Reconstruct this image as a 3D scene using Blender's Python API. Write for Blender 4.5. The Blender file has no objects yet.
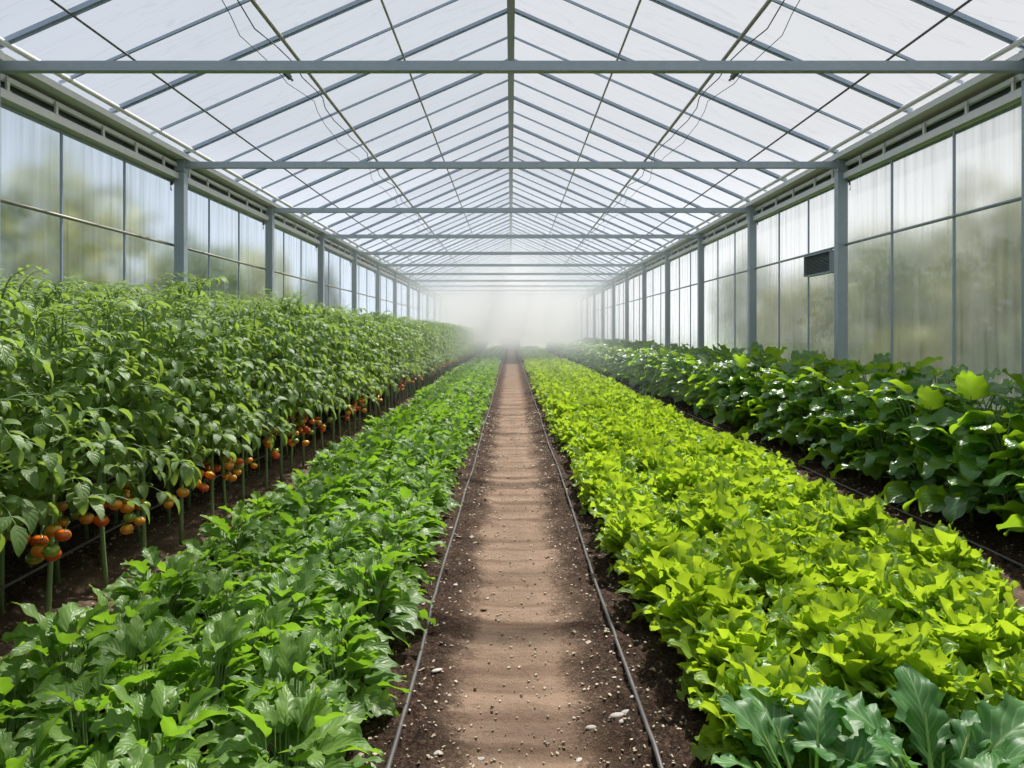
import bpy, math, random
import numpy as np
from math import sin, cos, pi, radians

# ------------------------------------------------------------------ camera, sky, sun, exposure
scn = bpy.context.scene
COL = scn.collection
cd = bpy.data.cameras.new('camera'); cam = bpy.data.objects.new('camera', cd); COL.objects.link(cam)
cam.location = (0, 0, 1.6); cam.rotation_euler = (pi / 2, 0, 0)
cd.sensor_width = 36; cd.lens = 750 / 1024 * 36
cd.shift_x = 0.001; cd.shift_y = -51 / 1024
cd.clip_end = 500
scn.camera = cam

SUN_DIR = np.array([0.24, 0.60, 0.88]); SUN_DIR /= np.linalg.norm(SUN_DIR)     # towards the sun
sd = bpy.data.lights.new('sun', 'SUN'); sun = bpy.data.objects.new('sun', sd); COL.objects.link(sun)
sd.energy = 8.0; sd.angle = radians(2.6); sd.color = (1.0, 0.95, 0.86)
from mathutils import Vector, Matrix
sun.rotation_euler = Vector(SUN_DIR).to_track_quat('Z', 'Y').to_euler()

world = bpy.data.worlds.new('sky'); scn.world = world; world.use_nodes = True
nt = world.node_tree; nt.nodes.clear()
o_ = nt.nodes.new('ShaderNodeOutputWorld'); bg = nt.nodes.new('ShaderNodeBackground')
tc = nt.nodes.new('ShaderNodeTexCoord')
dp = nt.nodes.new('ShaderNodeVectorMath'); dp.operation = 'DOT_PRODUCT'; dp.inputs[1].default_value = (0.93, 0.3, 0.2)
mr = nt.nodes.new('ShaderNodeMapRange'); mr.inputs['From Min'].default_value = -0.9; mr.inputs['From Max'].default_value = 0.8
nz = nt.nodes.new('ShaderNodeTexNoise'); nz.inputs['Scale'].default_value = 2.2; nz.inputs['Detail'].default_value = 4
mxs = nt.nodes.new('ShaderNodeMix'); mxs.data_type = 'RGBA'
mxs.inputs[6].default_value = (0.66, 0.80, 1.0, 1); mxs.inputs[7].default_value = (0.95, 0.975, 1.0, 1)
ad = nt.nodes.new('ShaderNodeMath'); ad.operation = 'MULTIPLY_ADD'; ad.inputs[1].default_value = 0.35
L = nt.links.new
L(tc.outputs['Generated'], dp.inputs[0]); L(dp.outputs['Value'], mr.inputs['Value'])
L(tc.outputs['Generated'], nz.inputs['Vector']); L(nz.outputs['Fac'], ad.inputs[0])
sb_ = nt.nodes.new('ShaderNodeMath'); sb_.operation = 'SUBTRACT'; sb_.inputs[1].default_value = 0.18
L(mr.outputs['Result'], sb_.inputs[0]); L(sb_.outputs[0], ad.inputs[2])
L(ad.outputs[0], mxs.inputs[0]); L(mxs.outputs[2], bg.inputs['Color'])
sz_ = nt.nodes.new('ShaderNodeSeparateXYZ'); L(tc.outputs['Generated'], sz_.inputs[0])
hz_ = nt.nodes.new('ShaderNodeMapRange'); hz_.inputs['From Min'].default_value = 0.0; hz_.inputs['From Max'].default_value = 0.24
hz_.inputs['To Min'].default_value = 1.35; hz_.inputs['To Max'].default_value = 0.60      # brighter haze low over the horizon
L(sz_.outputs[2], hz_.inputs['Value']); L(hz_.outputs['Result'], bg.inputs['Strength'])
L(bg.outputs[0], o_.inputs['Surface'])

scn.view_settings.view_transform = 'Standard'
scn.view_settings.look = 'None'
scn.view_settings.exposure = 0.0
scn.view_settings.gamma = 1.0
scn.view_settings.use_curve_mapping = False
cy = scn.cycles
cy.max_bounces = 6; cy.diffuse_bounces = 3; cy.glossy_bounces = 2; cy.transmission_bounces = 5
cy.transparent_max_bounces = 12; cy.volume_bounces = 2
cy.caustics_reflective = False; cy.caustics_refractive = False
cy.sample_clamp_indirect = 4.0

RNG = random.Random(11)
NR = np.random.RandomState(5)

# ------------------------------------------------------------------ node helpers and materials
def new_mat(name):
    m = bpy.data.materials.new(name); m.use_nodes = True
    nt = m.node_tree; nt.nodes.clear()
    out = nt.nodes.new('ShaderNodeOutputMaterial')
    return m, nt, out

def N(nt, t, **kw):
    n = nt.nodes.new('ShaderNode' + t)
    for k, v in kw.items():
        if k.startswith('_'): setattr(n, k[1:], v)
        else: n.inputs[k.replace('__', ' ')].default_value = v
    return n

def mix(nt, fac, a, b, blend='MIX'):
    n = nt.nodes.new('ShaderNodeMix'); n.data_type = 'RGBA'; n.blend_type = blend
    for i, v in ((0, fac), (6, a), (7, b)):
        if hasattr(v, 'links') or isinstance(v, bpy.types.NodeSocket): nt.links.new(v, n.inputs[i])
        elif i == 0: n.inputs[0].default_value = v
        else: n.inputs[i].default_value = (*v, 1) if len(v) == 3 else v
    return n.outputs[2]

def math_(nt, op, a, b=None, c=None, clamp=False):
    n = nt.nodes.new('ShaderNodeMath'); n.operation = op; n.use_clamp = clamp
    for i, v in enumerate((a, b, c)):
        if v is None: continue
        if isinstance(v, bpy.types.NodeSocket): nt.links.new(v, n.inputs[i])
        else: n.inputs[i].default_value = v
    return n.outputs[0]

def ramp(nt, fac, stops):
    n = nt.nodes.new('ShaderNodeValToRGB')
    cr = n.color_ramp
    while len(cr.elements) > 1: cr.elements.remove(cr.elements[-1])
    cr.elements[0].position = stops[0][0]; cr.elements[0].color = (*stops[0][1], 1)
    for p, c in stops[1:]:
        e = cr.elements.new(p); e.color = (*c, 1)
    nt.links.new(fac, n.inputs[0])
    return n.outputs[0]

def leaf_mat(name, c1, c2, vein, trans, tfac=0.42, rough=0.38, nveins=7, slant=0.55, spec=0.5, bump=0.6, cell=60):
    m, nt, out = new_mat(name); l = nt.links.new
    at = N(nt, 'Attribute', _attribute_name='luv')
    sx = N(nt, 'SeparateXYZ'); l(at.outputs['Vector'], sx.inputs[0])
    u, v, r = sx.outputs
    av = math_(nt, 'ABSOLUTE', v)
    mid = math_(nt, 'SUBTRACT', 1.0, math_(nt, 'MULTIPLY', av, 11.0), clamp=True)
    ph = math_(nt, 'SUBTRACT', math_(nt, 'MULTIPLY', u, nveins), math_(nt, 'MULTIPLY', av, slant * nveins * 0.5))
    sn = math_(nt, 'ABSOLUTE', math_(nt, 'SINE', math_(nt, 'MULTIPLY', ph, pi)))
    side = math_(nt, 'MULTIPLY', math_(nt, 'POWER', math_(nt, 'SUBTRACT', 1.0, sn), 3.5), math_(nt, 'SUBTRACT', 1.15, av))
    vn = math_(nt, 'MAXIMUM', mid, side)
    oi = N(nt, 'ObjectInfo')
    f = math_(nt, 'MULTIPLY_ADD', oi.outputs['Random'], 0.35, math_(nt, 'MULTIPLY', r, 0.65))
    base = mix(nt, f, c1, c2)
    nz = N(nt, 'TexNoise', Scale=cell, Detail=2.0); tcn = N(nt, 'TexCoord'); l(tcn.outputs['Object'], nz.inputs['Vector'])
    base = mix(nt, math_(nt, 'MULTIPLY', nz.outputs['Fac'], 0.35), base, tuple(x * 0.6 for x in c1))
    col = mix(nt, math_(nt, 'MULTIPLY', vn, 0.62), base, vein)
    tr = mix(nt, math_(nt, 'MULTIPLY', vn, 0.35), mix(nt, f, trans, tuple(min(1, x * 1.25) for x in trans)), vein)
    h = math_(nt, 'ADD', math_(nt, 'MULTIPLY', sn, 0.5), math_(nt, 'MULTIPLY', nz.outputs['Fac'], 0.35))
    h = math_(nt, 'SUBTRACT', h, math_(nt, 'MULTIPLY', mid, 0.6))
    bp = N(nt, 'Bump', Strength=bump, Distance=0.004); l(h, bp.inputs['Height'])
    p = N(nt, 'BsdfPrincipled', Roughness=rough); p.inputs['Specular IOR Level'].default_value = spec
    l(col, p.inputs['Base Color']); l(bp.outputs[0], p.inputs['Normal'])
    t = N(nt, 'BsdfTranslucent'); l(tr, t.inputs['Color'])
    ms = N(nt, 'MixShader', Fac=tfac); l(p.outputs[0], ms.inputs[1]); l(t.outputs[0], ms.inputs[2])
    l(ms.outputs[0], out.inputs['Surface'])
    return m

def simple(name, col, rough=0.5, metal=0.0, col2=None, scale=8.0, bump=0.0, spec=0.5, detail=4.0, var=0.0):
    m, nt, out = new_mat(name); l = nt.links.new
    p = N(nt, 'BsdfPrincipled', Roughness=rough, Metallic=metal); p.inputs['Specular IOR Level'].default_value = spec
    p.inputs['Base Color'].default_value = (*col, 1)
    if col2:
        nz = N(nt, 'TexNoise', Scale=scale, Detail=detail); tcn = N(nt, 'TexCoord'); l(tcn.outputs['Object'], nz.inputs['Vector'])
        c = mix(nt, nz.outputs['Fac'], col, col2)
        if var:
            oi = N(nt, 'ObjectInfo'); hs = N(nt, 'HueSaturation')
            l(math_(nt, 'MULTIPLY_ADD', oi.outputs['Random'], var, 1 - var / 2), hs.inputs['Value']); l(c, hs.inputs['Color']); c = hs.outputs[0]
        l(c, p.inputs['Base Color'])
        if bump:
            bp = N(nt, 'Bump', Strength=bump, Distance=0.01); l(nz.outputs['Fac'], bp.inputs['Height']); l(bp.outputs[0], p.inputs['Normal'])
    l(p.outputs[0], out.inputs['Surface'])
    return m

M = {}
M['steel'] = simple('galvanised_steel', (0.30, 0.35, 0.40), 0.42, 0.25, (0.40, 0.45, 0.49), 14.0, 0.05)
M['steel_light'] = simple('bright_aluminium', (0.66, 0.65, 0.63), 0.45, 0.1, (0.76, 0.75, 0.72), 10.0, 0.04)
M['steel_dark'] = simple('dark_metal_and_gap_shade', (0.07, 0.08, 0.085), 0.6, 0.0, (0.11, 0.12, 0.12), 10.0)  # dark metal parts; also the painted shade of the eave gap
M['mullion'] = simple('window_bar_metal', (0.30, 0.36, 0.46), 0.45, 0.2, (0.38, 0.44, 0.54), 12.0)
M['brass'] = simple('weathered_pipe_paint', (0.26, 0.25, 0.20), 0.5, 0.2, (0.36, 0.34, 0.28), 12.0)
M['wire'] = simple('black_wire', (0.05, 0.06, 0.06), 0.6)
M['hose'] = simple('black_drip_hose', (0.055, 0.05, 0.052), 0.45, 0.0, (0.12, 0.105, 0.10), 30.0, 0.1)
M['kerb'] = simple('concrete_kerb', (0.30, 0.29, 0.27), 0.85, 0.0, (0.42, 0.41, 0.38), 12.0, 0.3)
M['stem'] = simple('green_stem', (0.13, 0.24, 0.07), 0.5, 0.0, (0.22, 0.32, 0.12), 18.0, 0.1)
M['tomato_stem'] = simple('tomato_cane', (0.14, 0.25, 0.10), 0.5, 0.0, (0.28, 0.38, 0.16), 16.0, 0.15)
M['petiole_pale'] = simple('pale_leaf_stalk', (0.33, 0.50, 0.14), 0.45, 0.0, (0.45, 0.62, 0.22), 20.0)
M['bark'] = simple('tree_bark', (0.10, 0.08, 0.06), 0.9, 0.0, (0.17, 0.14, 0.11), 10.0, 0.5)
M['grass'] = simple('outdoor_grass', (0.06, 0.14, 0.03), 0.9, 0.0, (0.13, 0.21, 0.05), 1.2, 0.2)
M['tree_leaf'] = simple('tree_leaf', (0.05, 0.12, 0.02), 0.6, 0.0, (0.20, 0.28, 0.05), 1.5, 0.0, var=0.5)
M['tree_leaf_yellow'] = simple('yellow_green_tree_leaf', (0.22, 0.28, 0.04), 0.6, 0.0, (0.50, 0.46, 0.06), 1.5, 0.0, var=0.4)
M['vent_grille'] = simple('grey_grille', (0.17, 0.19, 0.21), 0.5, 0.2, (0.22, 0.24, 0.26), 8.0)
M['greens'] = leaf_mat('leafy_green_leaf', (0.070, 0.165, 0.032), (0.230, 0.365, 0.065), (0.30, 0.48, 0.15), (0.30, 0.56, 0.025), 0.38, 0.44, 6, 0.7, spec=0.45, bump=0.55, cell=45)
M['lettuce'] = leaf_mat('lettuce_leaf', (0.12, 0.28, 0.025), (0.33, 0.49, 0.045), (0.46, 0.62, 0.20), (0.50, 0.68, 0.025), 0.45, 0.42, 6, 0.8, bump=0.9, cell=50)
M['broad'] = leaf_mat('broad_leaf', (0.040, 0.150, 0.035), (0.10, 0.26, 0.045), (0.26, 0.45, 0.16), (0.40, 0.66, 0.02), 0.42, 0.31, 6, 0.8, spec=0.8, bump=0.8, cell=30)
M['kale'] = leaf_mat('blue_green_leaf', (0.060, 0.185, 0.050), (0.13, 0.30, 0.085), (0.38, 0.56, 0.26), (0.20, 0.46, 0.05), 0.28, 0.46, 7, 0.8, spec=0.4, bump=0.45, cell=40)
M['tomato_leaf'] = leaf_mat('tomato_leaf', (0.095, 0.200, 0.060), (0.25, 0.37, 0.12), (0.38, 0.52, 0.24), (0.34, 0.50, 0.06), 0.40, 0.48, 5, 0.7, cell=40)
M['calyx'] = simple('tomato_calyx', (0.08, 0.20, 0.03), 0.6, 0.0, (0.16, 0.30, 0.06), 30.0)

def tomato_mat(name, a, b):
    m, nt, out = new_mat(name); l = nt.links.new
    tcn = N(nt, 'TexCoord'); sx = N(nt, 'SeparateXYZ'); l(tcn.outputs['Object'], sx.inputs[0])
    nz = N(nt, 'TexNoise', Scale=18.0, Detail=1.0); l(tcn.outputs['Object'], nz.inputs['Vector'])
    f = math_(nt, 'MULTIPLY_ADD', sx.outputs[2], 12.0, nz.outputs['Fac'])
    c = ramp(nt, f, [(0.25, a), (0.95, b)])
    p = N(nt, 'BsdfPrincipled', Roughness=0.22); l(c, p.inputs['Base Color'])
    p.inputs['Subsurface Weight'].default_value = 0.0
    p.inputs['Coat Weight'].default_value = 0.3
    l(p.outputs[0], out.inputs['Surface'])
    return m
M['tomato_red'] = tomato_mat('ripe_tomato_skin', (0.80, 0.07, 0.010), (0.88, 0.20, 0.012))
M['tomato_orange'] = tomato_mat('orange_tomato_skin', (0.90, 0.22, 0.012), (0.80, 0.42, 0.03))
M['tomato_green'] = tomato_mat('green_tomato_skin', (0.40, 0.40, 0.03), (0.18, 0.34, 0.03))

# roof film: lets sky through and scatters it
def film_mat(name, tint, tfac, wrinkle_scale=1.0):
    m, nt, out = new_mat(name); l = nt.links.new
    tcn = N(nt, 'TexCoord'); mp = N(nt, 'Mapping'); mp.inputs['Scale'].default_value = (0.22, 2.6, 1.0); mp.inputs['Rotation'].default_value = (0, 0, 0.35)
    l(tcn.outputs['Object'], mp.inputs['Vector'])
    nz = N(nt, 'TexNoise', Scale=1.3 * wrinkle_scale, Detail=6.0, Distortion=0.7); l(mp.outputs[0], nz.inputs['Vector'])
    w = ramp(nt, nz.outputs['Fac'], [(0.0, (0, 0, 0)), (0.485, (0, 0, 0)), (0.5, (1, 1, 1)), (0.515, (0, 0, 0)), (1.0, (0, 0, 0))])
    dirt = N(nt, 'TexNoise', Scale=0.45, Detail=5.0); l(tcn.outputs['Object'], dirt.inputs['Vector'])
    c = mix(nt, math_(nt, 'MULTIPLY', w, 0.22), tint, tuple(x * 0.62 for x in tint))
    c = mix(nt, math_(nt, 'MULTIPLY', math_(nt, 'SUBTRACT', dirt.outputs['Fac'], 0.4, clamp=True), 0.6), c, tuple(x * 0.82 for x in tint))
    t = N(nt, 'BsdfTransparent'); l(c, t.inputs['Color'])
    d = N(nt, 'BsdfTranslucent'); l(c, d.inputs['Color'])
    bp = N(nt, 'Bump', Strength=0.35, Distance=0.05); l(nz.outputs['Fac'], bp.inputs['Height']); l(bp.outputs[0], d.inputs['Normal'])
    ms = N(nt, 'MixShader', Fac=tfac); l(t.outputs[0], ms.inputs[1]); l(d.outputs[0], ms.inputs[2])
    l(ms.outputs[0], out.inputs['Surface'])
    return m
M['film'] = film_mat('roof_film', (0.93, 0.945, 0.98), 0.13)

def pane_mat():
    m, nt, out = new_mat('frosted_pane'); l = nt.links.new
    tcn = N(nt, 'TexCoord'); mp = N(nt, 'Mapping'); mp.inputs['Scale'].default_value = (1, 5.0, 0.22)
    l(tcn.outputs['Object'], mp.inputs['Vector'])
    nz = N(nt, 'TexNoise', Scale=2.2, Detail=5.0, Distortion=0.4); l(mp.outputs[0], nz.inputs['Vector'])
    sx = N(nt, 'SeparateXYZ'); l(tcn.outputs['Object'], sx.inputs[0])
    streak = ramp(nt, nz.outputs['Fac'], [(0.3, (1, 1, 1)), (0.5, (0.94, 0.945, 0.94)), (0.72, (0.80, 0.81, 0.79))])
    rf = N(nt, 'BsdfRefraction', Roughness=0.25, IOR=1.28); l(streak, rf.inputs['Color'])
    tl = N(nt, 'BsdfTranslucent'); l(mix(nt, 1.0, streak, (0.93, 0.96, 0.98), 'MULTIPLY'), tl.inputs['Color'])
    tp = N(nt, 'BsdfTransparent'); l(streak, tp.inputs['Color'])
    m1 = N(nt, 'MixShader'); l(math_(nt, 'MULTIPLY_ADD', nz.outputs['Fac'], 0.34, 0.0), m1.inputs[0]); l(rf.outputs[0], m1.inputs[1]); l(tl.outputs[0], m1.inputs[2])
    m2 = N(nt, 'MixShader', Fac=0.05); l(m1.outputs[0], m2.inputs[1]); l(tp.outputs[0], m2.inputs[2])
    l(m2.outputs[0], out.inputs['Surface'])
    return m
M['pane'] = pane_mat()

def soil_mat():
    m, nt, out = new_mat('soil'); l = nt.links.new
    tcn = N(nt, 'TexCoord'); P = tcn.outputs['Object']
    sx = N(nt, 'SeparateXYZ'); l(P, sx.inputs[0])
    n1 = N(nt, 'TexNoise', Scale=3.2, Detail=6.0, Roughness=0.65); l(P, n1.inputs['Vector'])
    n2 = N(nt, 'TexNoise', Scale=42.0, Detail=8.0, Roughness=0.78); l(P, n2.inputs['Vector'])
    n3 = N(nt, 'TexNoise', Scale=130.0, Detail=3.0); l(P, n3.inputs['Vector'])
    dry = mix(nt, n2.outputs['Fac'], (0.20, 0.128, 0.086), (0.47, 0.33, 0.235))
    moist = ramp(nt, n2.outputs['Fac'], [(0.40, (0.020, 0.011, 0.007)), (0.51, (0.078, 0.044, 0.028)), (0.64, (0.24, 0.145, 0.092))])
    # trodden dry strip in the middle, ragged edges; narrower dry strip before the right crop; by the canes a lighter strip paints in missing sky light
    def strip(c, w, soft):
        d = math_(nt, 'ABSOLUTE', math_(nt, 'SUBTRACT', sx.outputs[0], c))
        d = math_(nt, 'ADD', d, math_(nt, 'MULTIPLY', math_(nt, 'SUBTRACT', n1.outputs['Fac'], 0.5), 0.42))
        d = math_(nt, 'ADD', d, math_(nt, 'MULTIPLY', math_(nt, 'SUBTRACT', n2.outputs['Fac'], 0.5), 0.75))
        return math_(nt, 'SUBTRACT', 1.0, math_(nt, 'DIVIDE', math_(nt, 'SUBTRACT', d, w), soft), clamp=True)
    s1 = strip(0.045, 0.19, 0.16); s2 = math_(nt, 'MULTIPLY', strip(3.02, 0.12, 0.16), 0.6); s3 = math_(nt, 'MULTIPLY', strip(-2.4, 0.36, 0.30), 0.62)
    s = math_(nt, 'MAXIMUM', s1, math_(nt, 'MAXIMUM', s2, s3))
    # darker bands across the path
    mp = N(nt, 'Mapping'); mp.inputs['Scale'].default_value = (0.45, 4.2, 1); l(P, mp.inputs['Vector'])
    nb = N(nt, 'TexNoise', Scale=1.4, Detail=3.0); l(mp.outputs[0], nb.inputs['Vector'])
    dry = mix(nt, math_(nt, 'MULTIPLY', math_(nt, 'SUBTRACT', nb.outputs['Fac'], 0.47, clamp=True), 5.0, clamp=True), dry, (0.17, 0.105, 0.07))
    c = mix(nt, s, moist, dry)
    grit = math_(nt, 'GREATER_THAN', n3.outputs['Fac'], 0.70)
    c = mix(nt, math_(nt, 'MULTIPLY', grit, 0.6), c, (0.50, 0.40, 0.31))
    h = math_(nt, 'ADD', n2.outputs['Fac'], math_(nt, 'MULTIPLY', n3.outputs['Fac'], 0.3))
    bp = N(nt, 'Bump', Distance=0.045); l(h, bp.inputs['Height'])
    l(math_(nt, 'SUBTRACT', 1.0, math_(nt, 'MULTIPLY', s, 0.35)), bp.inputs['Strength'])
    p = N(nt, 'BsdfPrincipled', Roughness=0.9); p.inputs['Specular IOR Level'].default_value = 0.2
    l(c, p.inputs['Base Color']); l(bp.outputs[0], p.inputs['Normal']); l(p.outputs[0], out.inputs['Surface'])
    return m
M['soil'] = soil_mat()
M['chip'] = simple('pale_chip', (0.14, 0.085, 0.05), 0.8, 0.0, (0.80, 0.68, 0.52), 25.0)
M['stone'] = simple('flat_stone', (0.40, 0.34, 0.31), 0.7, 0.0, (0.55, 0.50, 0.46), 40.0, 0.2)

def mist_mat(name, density):
    m, nt, out = new_mat(name)
    v = N(nt, 'VolumeScatter', Density=density, Anisotropy=0.15); v.inputs['Color'].default_value = (0.87, 0.94, 1.0, 1)
    nt.links.new(v.outputs[0], out.inputs['Volume'])
    return m

# ------------------------------------------------------------------ mesh collecting
class MB:
    def __init__(s): s.v = []; s.f = []; s.u = []; s.m = []; s.h = []; s.n = 0
    def add(s, v, f, u=None, mat=0, hard=False):
        v = np.asarray(v, float).reshape(-1, 3); f = np.asarray(f, int).reshape(-1, 4)
        s.v.append(v); s.f.append(f + s.n); s.n += len(v)
        s.u.append(np.zeros((len(v), 3)) if u is None else u); s.m.append(np.full(len(f), mat)); s.h.append(np.full(len(f), not hard))
        return s
    def arrays(s): return np.concatenate(s.v), np.concatenate(s.f), np.concatenate(s.u), np.concatenate(s.m)
    def mesh(s, name, mats, smooth=True):
        v, f, u, m = s.arrays()
        me = bpy.data.meshes.new(name)
        me.vertices.add(len(v)); me.vertices.foreach_set('co', v.astype(np.float32).ravel())
        me.loops.add(len(f) * 4); me.loops.foreach_set('vertex_index', f.astype(np.int32).ravel())
        me.polygons.add(len(f)); me.polygons.foreach_set('loop_start', np.arange(0, len(f) * 4, 4, dtype=np.int32))
        me.polygons.foreach_set('material_index', m.astype(np.int32))
        me.polygons.foreach_set('use_smooth', np.concatenate(s.h) if smooth else np.full(len(f), False))
        me.update(calc_edges=True)
        a = me.attributes.new('luv', 'FLOAT_VECTOR', 'POINT'); a.data.foreach_set('vector', u.astype(np.float32).ravel())
        for q in mats: me.materials.append(M[q] if isinstance(q, str) else q)
        return me
    def box(s, x0, x1, y0, y1, z0, z1, mat=0):
        v = [(x, y, z) for z in (z0, z1) for y in (y0, y1) for x in (x0, x1)]
        s.add(v, [(0, 2, 3, 1), (4, 5, 7, 6), (0, 1, 5, 4), (2, 6, 7, 3), (0, 4, 6, 2), (1, 3, 7, 5)], mat=mat, hard=True); return s
    def bar(s, a, b, w, h, up=(0, 0, 1), mat=0):       # rectangular bar from a to b
        a = np.array(a, float); b = np.array(b, float); d = b - a; d /= np.linalg.norm(d)
        up = np.array(up, float); r = np.cross(d, up); r /= np.linalg.norm(r); u = np.cross(r, d)
        v = []
        for p in (a, b):
            for i, j in ((-1, -1), (1, -1), (1, 1), (-1, 1)): v.append(p + r * w / 2 * i + u * h / 2 * j)
        s.add(v, [(3, 2, 1, 0), (4, 5, 6, 7), (0, 1, 5, 4), (1, 2, 6, 5), (2, 3, 7, 6), (3, 0, 4, 7)], mat=mat, hard=True); return s
    def tube(s, pts, r0, r1=None, n=6, mat=0, cap=True):
        pts = np.array(pts, float); k = len(pts); r1 = r0 if r1 is None else r1
        d = np.gradient(pts, axis=0); d /= np.linalg.norm(d, axis=1)[:, None] + 1e-9
        ref = np.array([0, 0, 1.0]) if abs(d[0][2]) < 0.9 else np.array([1.0, 0, 0])
        a = np.cross(d, ref); a /= np.linalg.norm(a, axis=1)[:, None] + 1e-9; b = np.cross(d, a)
        th = np.arange(n) * 2 * pi / n
        r = np.linspace(r0, r1, k)[:, None, None]
        v = pts[:, None, :] + r * (np.cos(th)[None, :, None] * a[:, None, :] + np.sin(th)[None, :, None] * b[:, None, :])
        v = v.reshape(-1, 3)
        i = np.arange(k - 1)[:, None] * n; j = np.arange(n)[None, :]; j2 = (j + 1) % n
        f = np.stack([i + j, i + j2, i + n + j2, i + n + j], -1).reshape(-1, 4)
        if cap:
            v = np.vstack([v, pts[0], pts[-1]]); c0 = k * n; c1 = c0 + 1; e = (k - 1) * n
            fc = [(j_, c0, c0, (j_ + 1) % n) for j_ in range(0)]
            f = np.vstack([f] + [np.array([[c0, (q + 2) % n, q + 1 if q + 1 < n else 0, q]]) for q in range(0, n, 2)] +
                          [np.array([[c1, e + q, e + (q + 1) % n, e + (q + 2) % n]]) for q in range(0, n, 2)])
        s.add(v, f, mat=mat); return s
    def ball(s, c, rx, ry, rz, nu=10, nv=7, mat=0, dimple=0.0, lobes=0, rot=0.0):
        th = np.linspace(0, pi, nv + 1); ph = np.arange(nu) * 2 * pi / nu
        T, P = np.meshgrid(th, ph, indexing='ij')
        k = 1 + (0.05 * np.cos(lobes * P) * np.sin(T) if lobes else 0)
        zz = np.cos(T) - dimple * np.exp(-(T / 0.45) ** 2)
        v = np.stack([c[0] + rx * np.sin(T) * np.cos(P + rot) * k, c[1] + ry * np.sin(T) * np.sin(P + rot) * k, c[2] + rz * zz], -1).reshape(-1, 3)
        i = np.arange(nv)[:, None] * nu; j = np.arange(nu)[None, :]; j2 = (j + 1) % nu
        f = np.stack([i + j, i + nu + j, i + nu + j2, i + j2], -1).reshape(-1, 4)
        s.add(v, f, mat=mat); return s

SHAPES = {
    'ovate': lambda t: np.sin(pi * np.clip(t, 0, 1) ** 0.72) ** 0.85,
    'lance': lambda t: np.sin(pi * np.clip(t, 0, 1) ** 0.80) ** 1.0,
    'spat':  lambda t: (0.15 + 0.9 * np.abs(np.sin(pi * np.clip(t, 0, 1) ** 1.6)) ** 0.8) * np.clip((1 - t) * 12, 0, 1) ** .5,
    'heart': lambda t: np.clip(np.sin(pi * np.clip(0.06 + 0.94 * t, 0, 1) ** 0.62), 0, 1) ** 0.62,
    'kale':  lambda t: 0.1 * (1 - t) + 0.95 * np.sin(pi * np.clip(t, 0, 1) ** 1.25) ** 0.7,
}
def leaf(mb, base, az, Ln, W, el0, el1, nu=8, nv=4, shape='ovate', fold=0.25, wave=0.0, wn=3, lobe=0.0, ln=4, pw=1.2, rnd=0.5, roll=0.0, mat=0, curl=0.0, rg=RNG, serr=0.0):
    t = 1 - (1 - np.linspace(0, 1, nu + 1)) ** 1.35
    th = el0 + (el1 - el0) * t ** pw
    ds = np.diff(t) * Ln
    tm = (th[:-1] + th[1:]) / 2
    r = np.concatenate([[0], np.cumsum(np.cos(tm) * ds)]); z = np.concatenate([[0], np.cumsum(np.sin(tm) * ds)])
    w = SHAPES[shape](t) * W / 2
    vv = np.linspace(-1, 1, nv + 1)
    d = np.array([cos(az), sin(az), 0]); up = np.array([0, 0, 1.0]); sd_ = np.array([-sin(az), cos(az), 0])
    C = base + np.outer(r, d) + np.outer(z, up)
    Nn = -np.outer(np.sin(th), d) + np.outer(np.cos(th), up)
    Tt = np.outer(np.cos(th), d) + np.outer(np.sin(th), up)
    S = np.tile(sd_, (nu + 1, 1))
    if roll:
        S, Nn = S * cos(roll) + Nn * sin(roll), Nn * cos(roll) - S * sin(roll)
    p1, p2, p3 = rg.random() * 6.28, rg.random() * 6.28, rg.random() * 6.28
    T_, V_ = np.meshgrid(t, vv, indexing='ij'); A = np.abs(V_)
    ww = np.repeat(w[:, None], nv + 1, 1)
    if lobe:
        L_ = np.where(V_ > 0, np.cos(2 * pi * ln * T_ + p1), np.cos(2 * pi * ln * T_ + p2))
        if serr: L_ = L_ + serr * np.cos(2 * pi * ln * 2.7 * T_ + p2 + V_)
        env = np.clip(T_ * 5, 0, 1)
        ww = ww * (1 + lobe * L_ * env * A ** 2)
        fwd = lobe * 0.25 * W * A ** 2
    else: fwd = 0 * T_
    X = V_ * ww * cos(fold)
    H = A * ww * math.sin(fold) + wave * W * A ** 2 * np.sin(2 * pi * wn * T_ + np.where(V_ > 0, p3, p3 + 2)) + curl * W * A ** 2
    P = C[:, None, :] + X[..., None] * S[:, None, :] + H[..., None] * Nn[:, None, :] + fwd[..., None] * Tt[:, None, :]
    uu = np.stack([T_, V_, np.full_like(T_, rnd)], -1).reshape(-1, 3)
    i = np.arange(nu)[:, None] * (nv + 1); j = np.arange(nv)[None, :]
    f = np.stack([i + j, i + nv + 1 + j, i + nv + 2 + j, i + j + 1], -1).reshape(-1, 4)
    mb.add(P.reshape(-1, 3), f, uu, mat)
    return C

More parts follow.
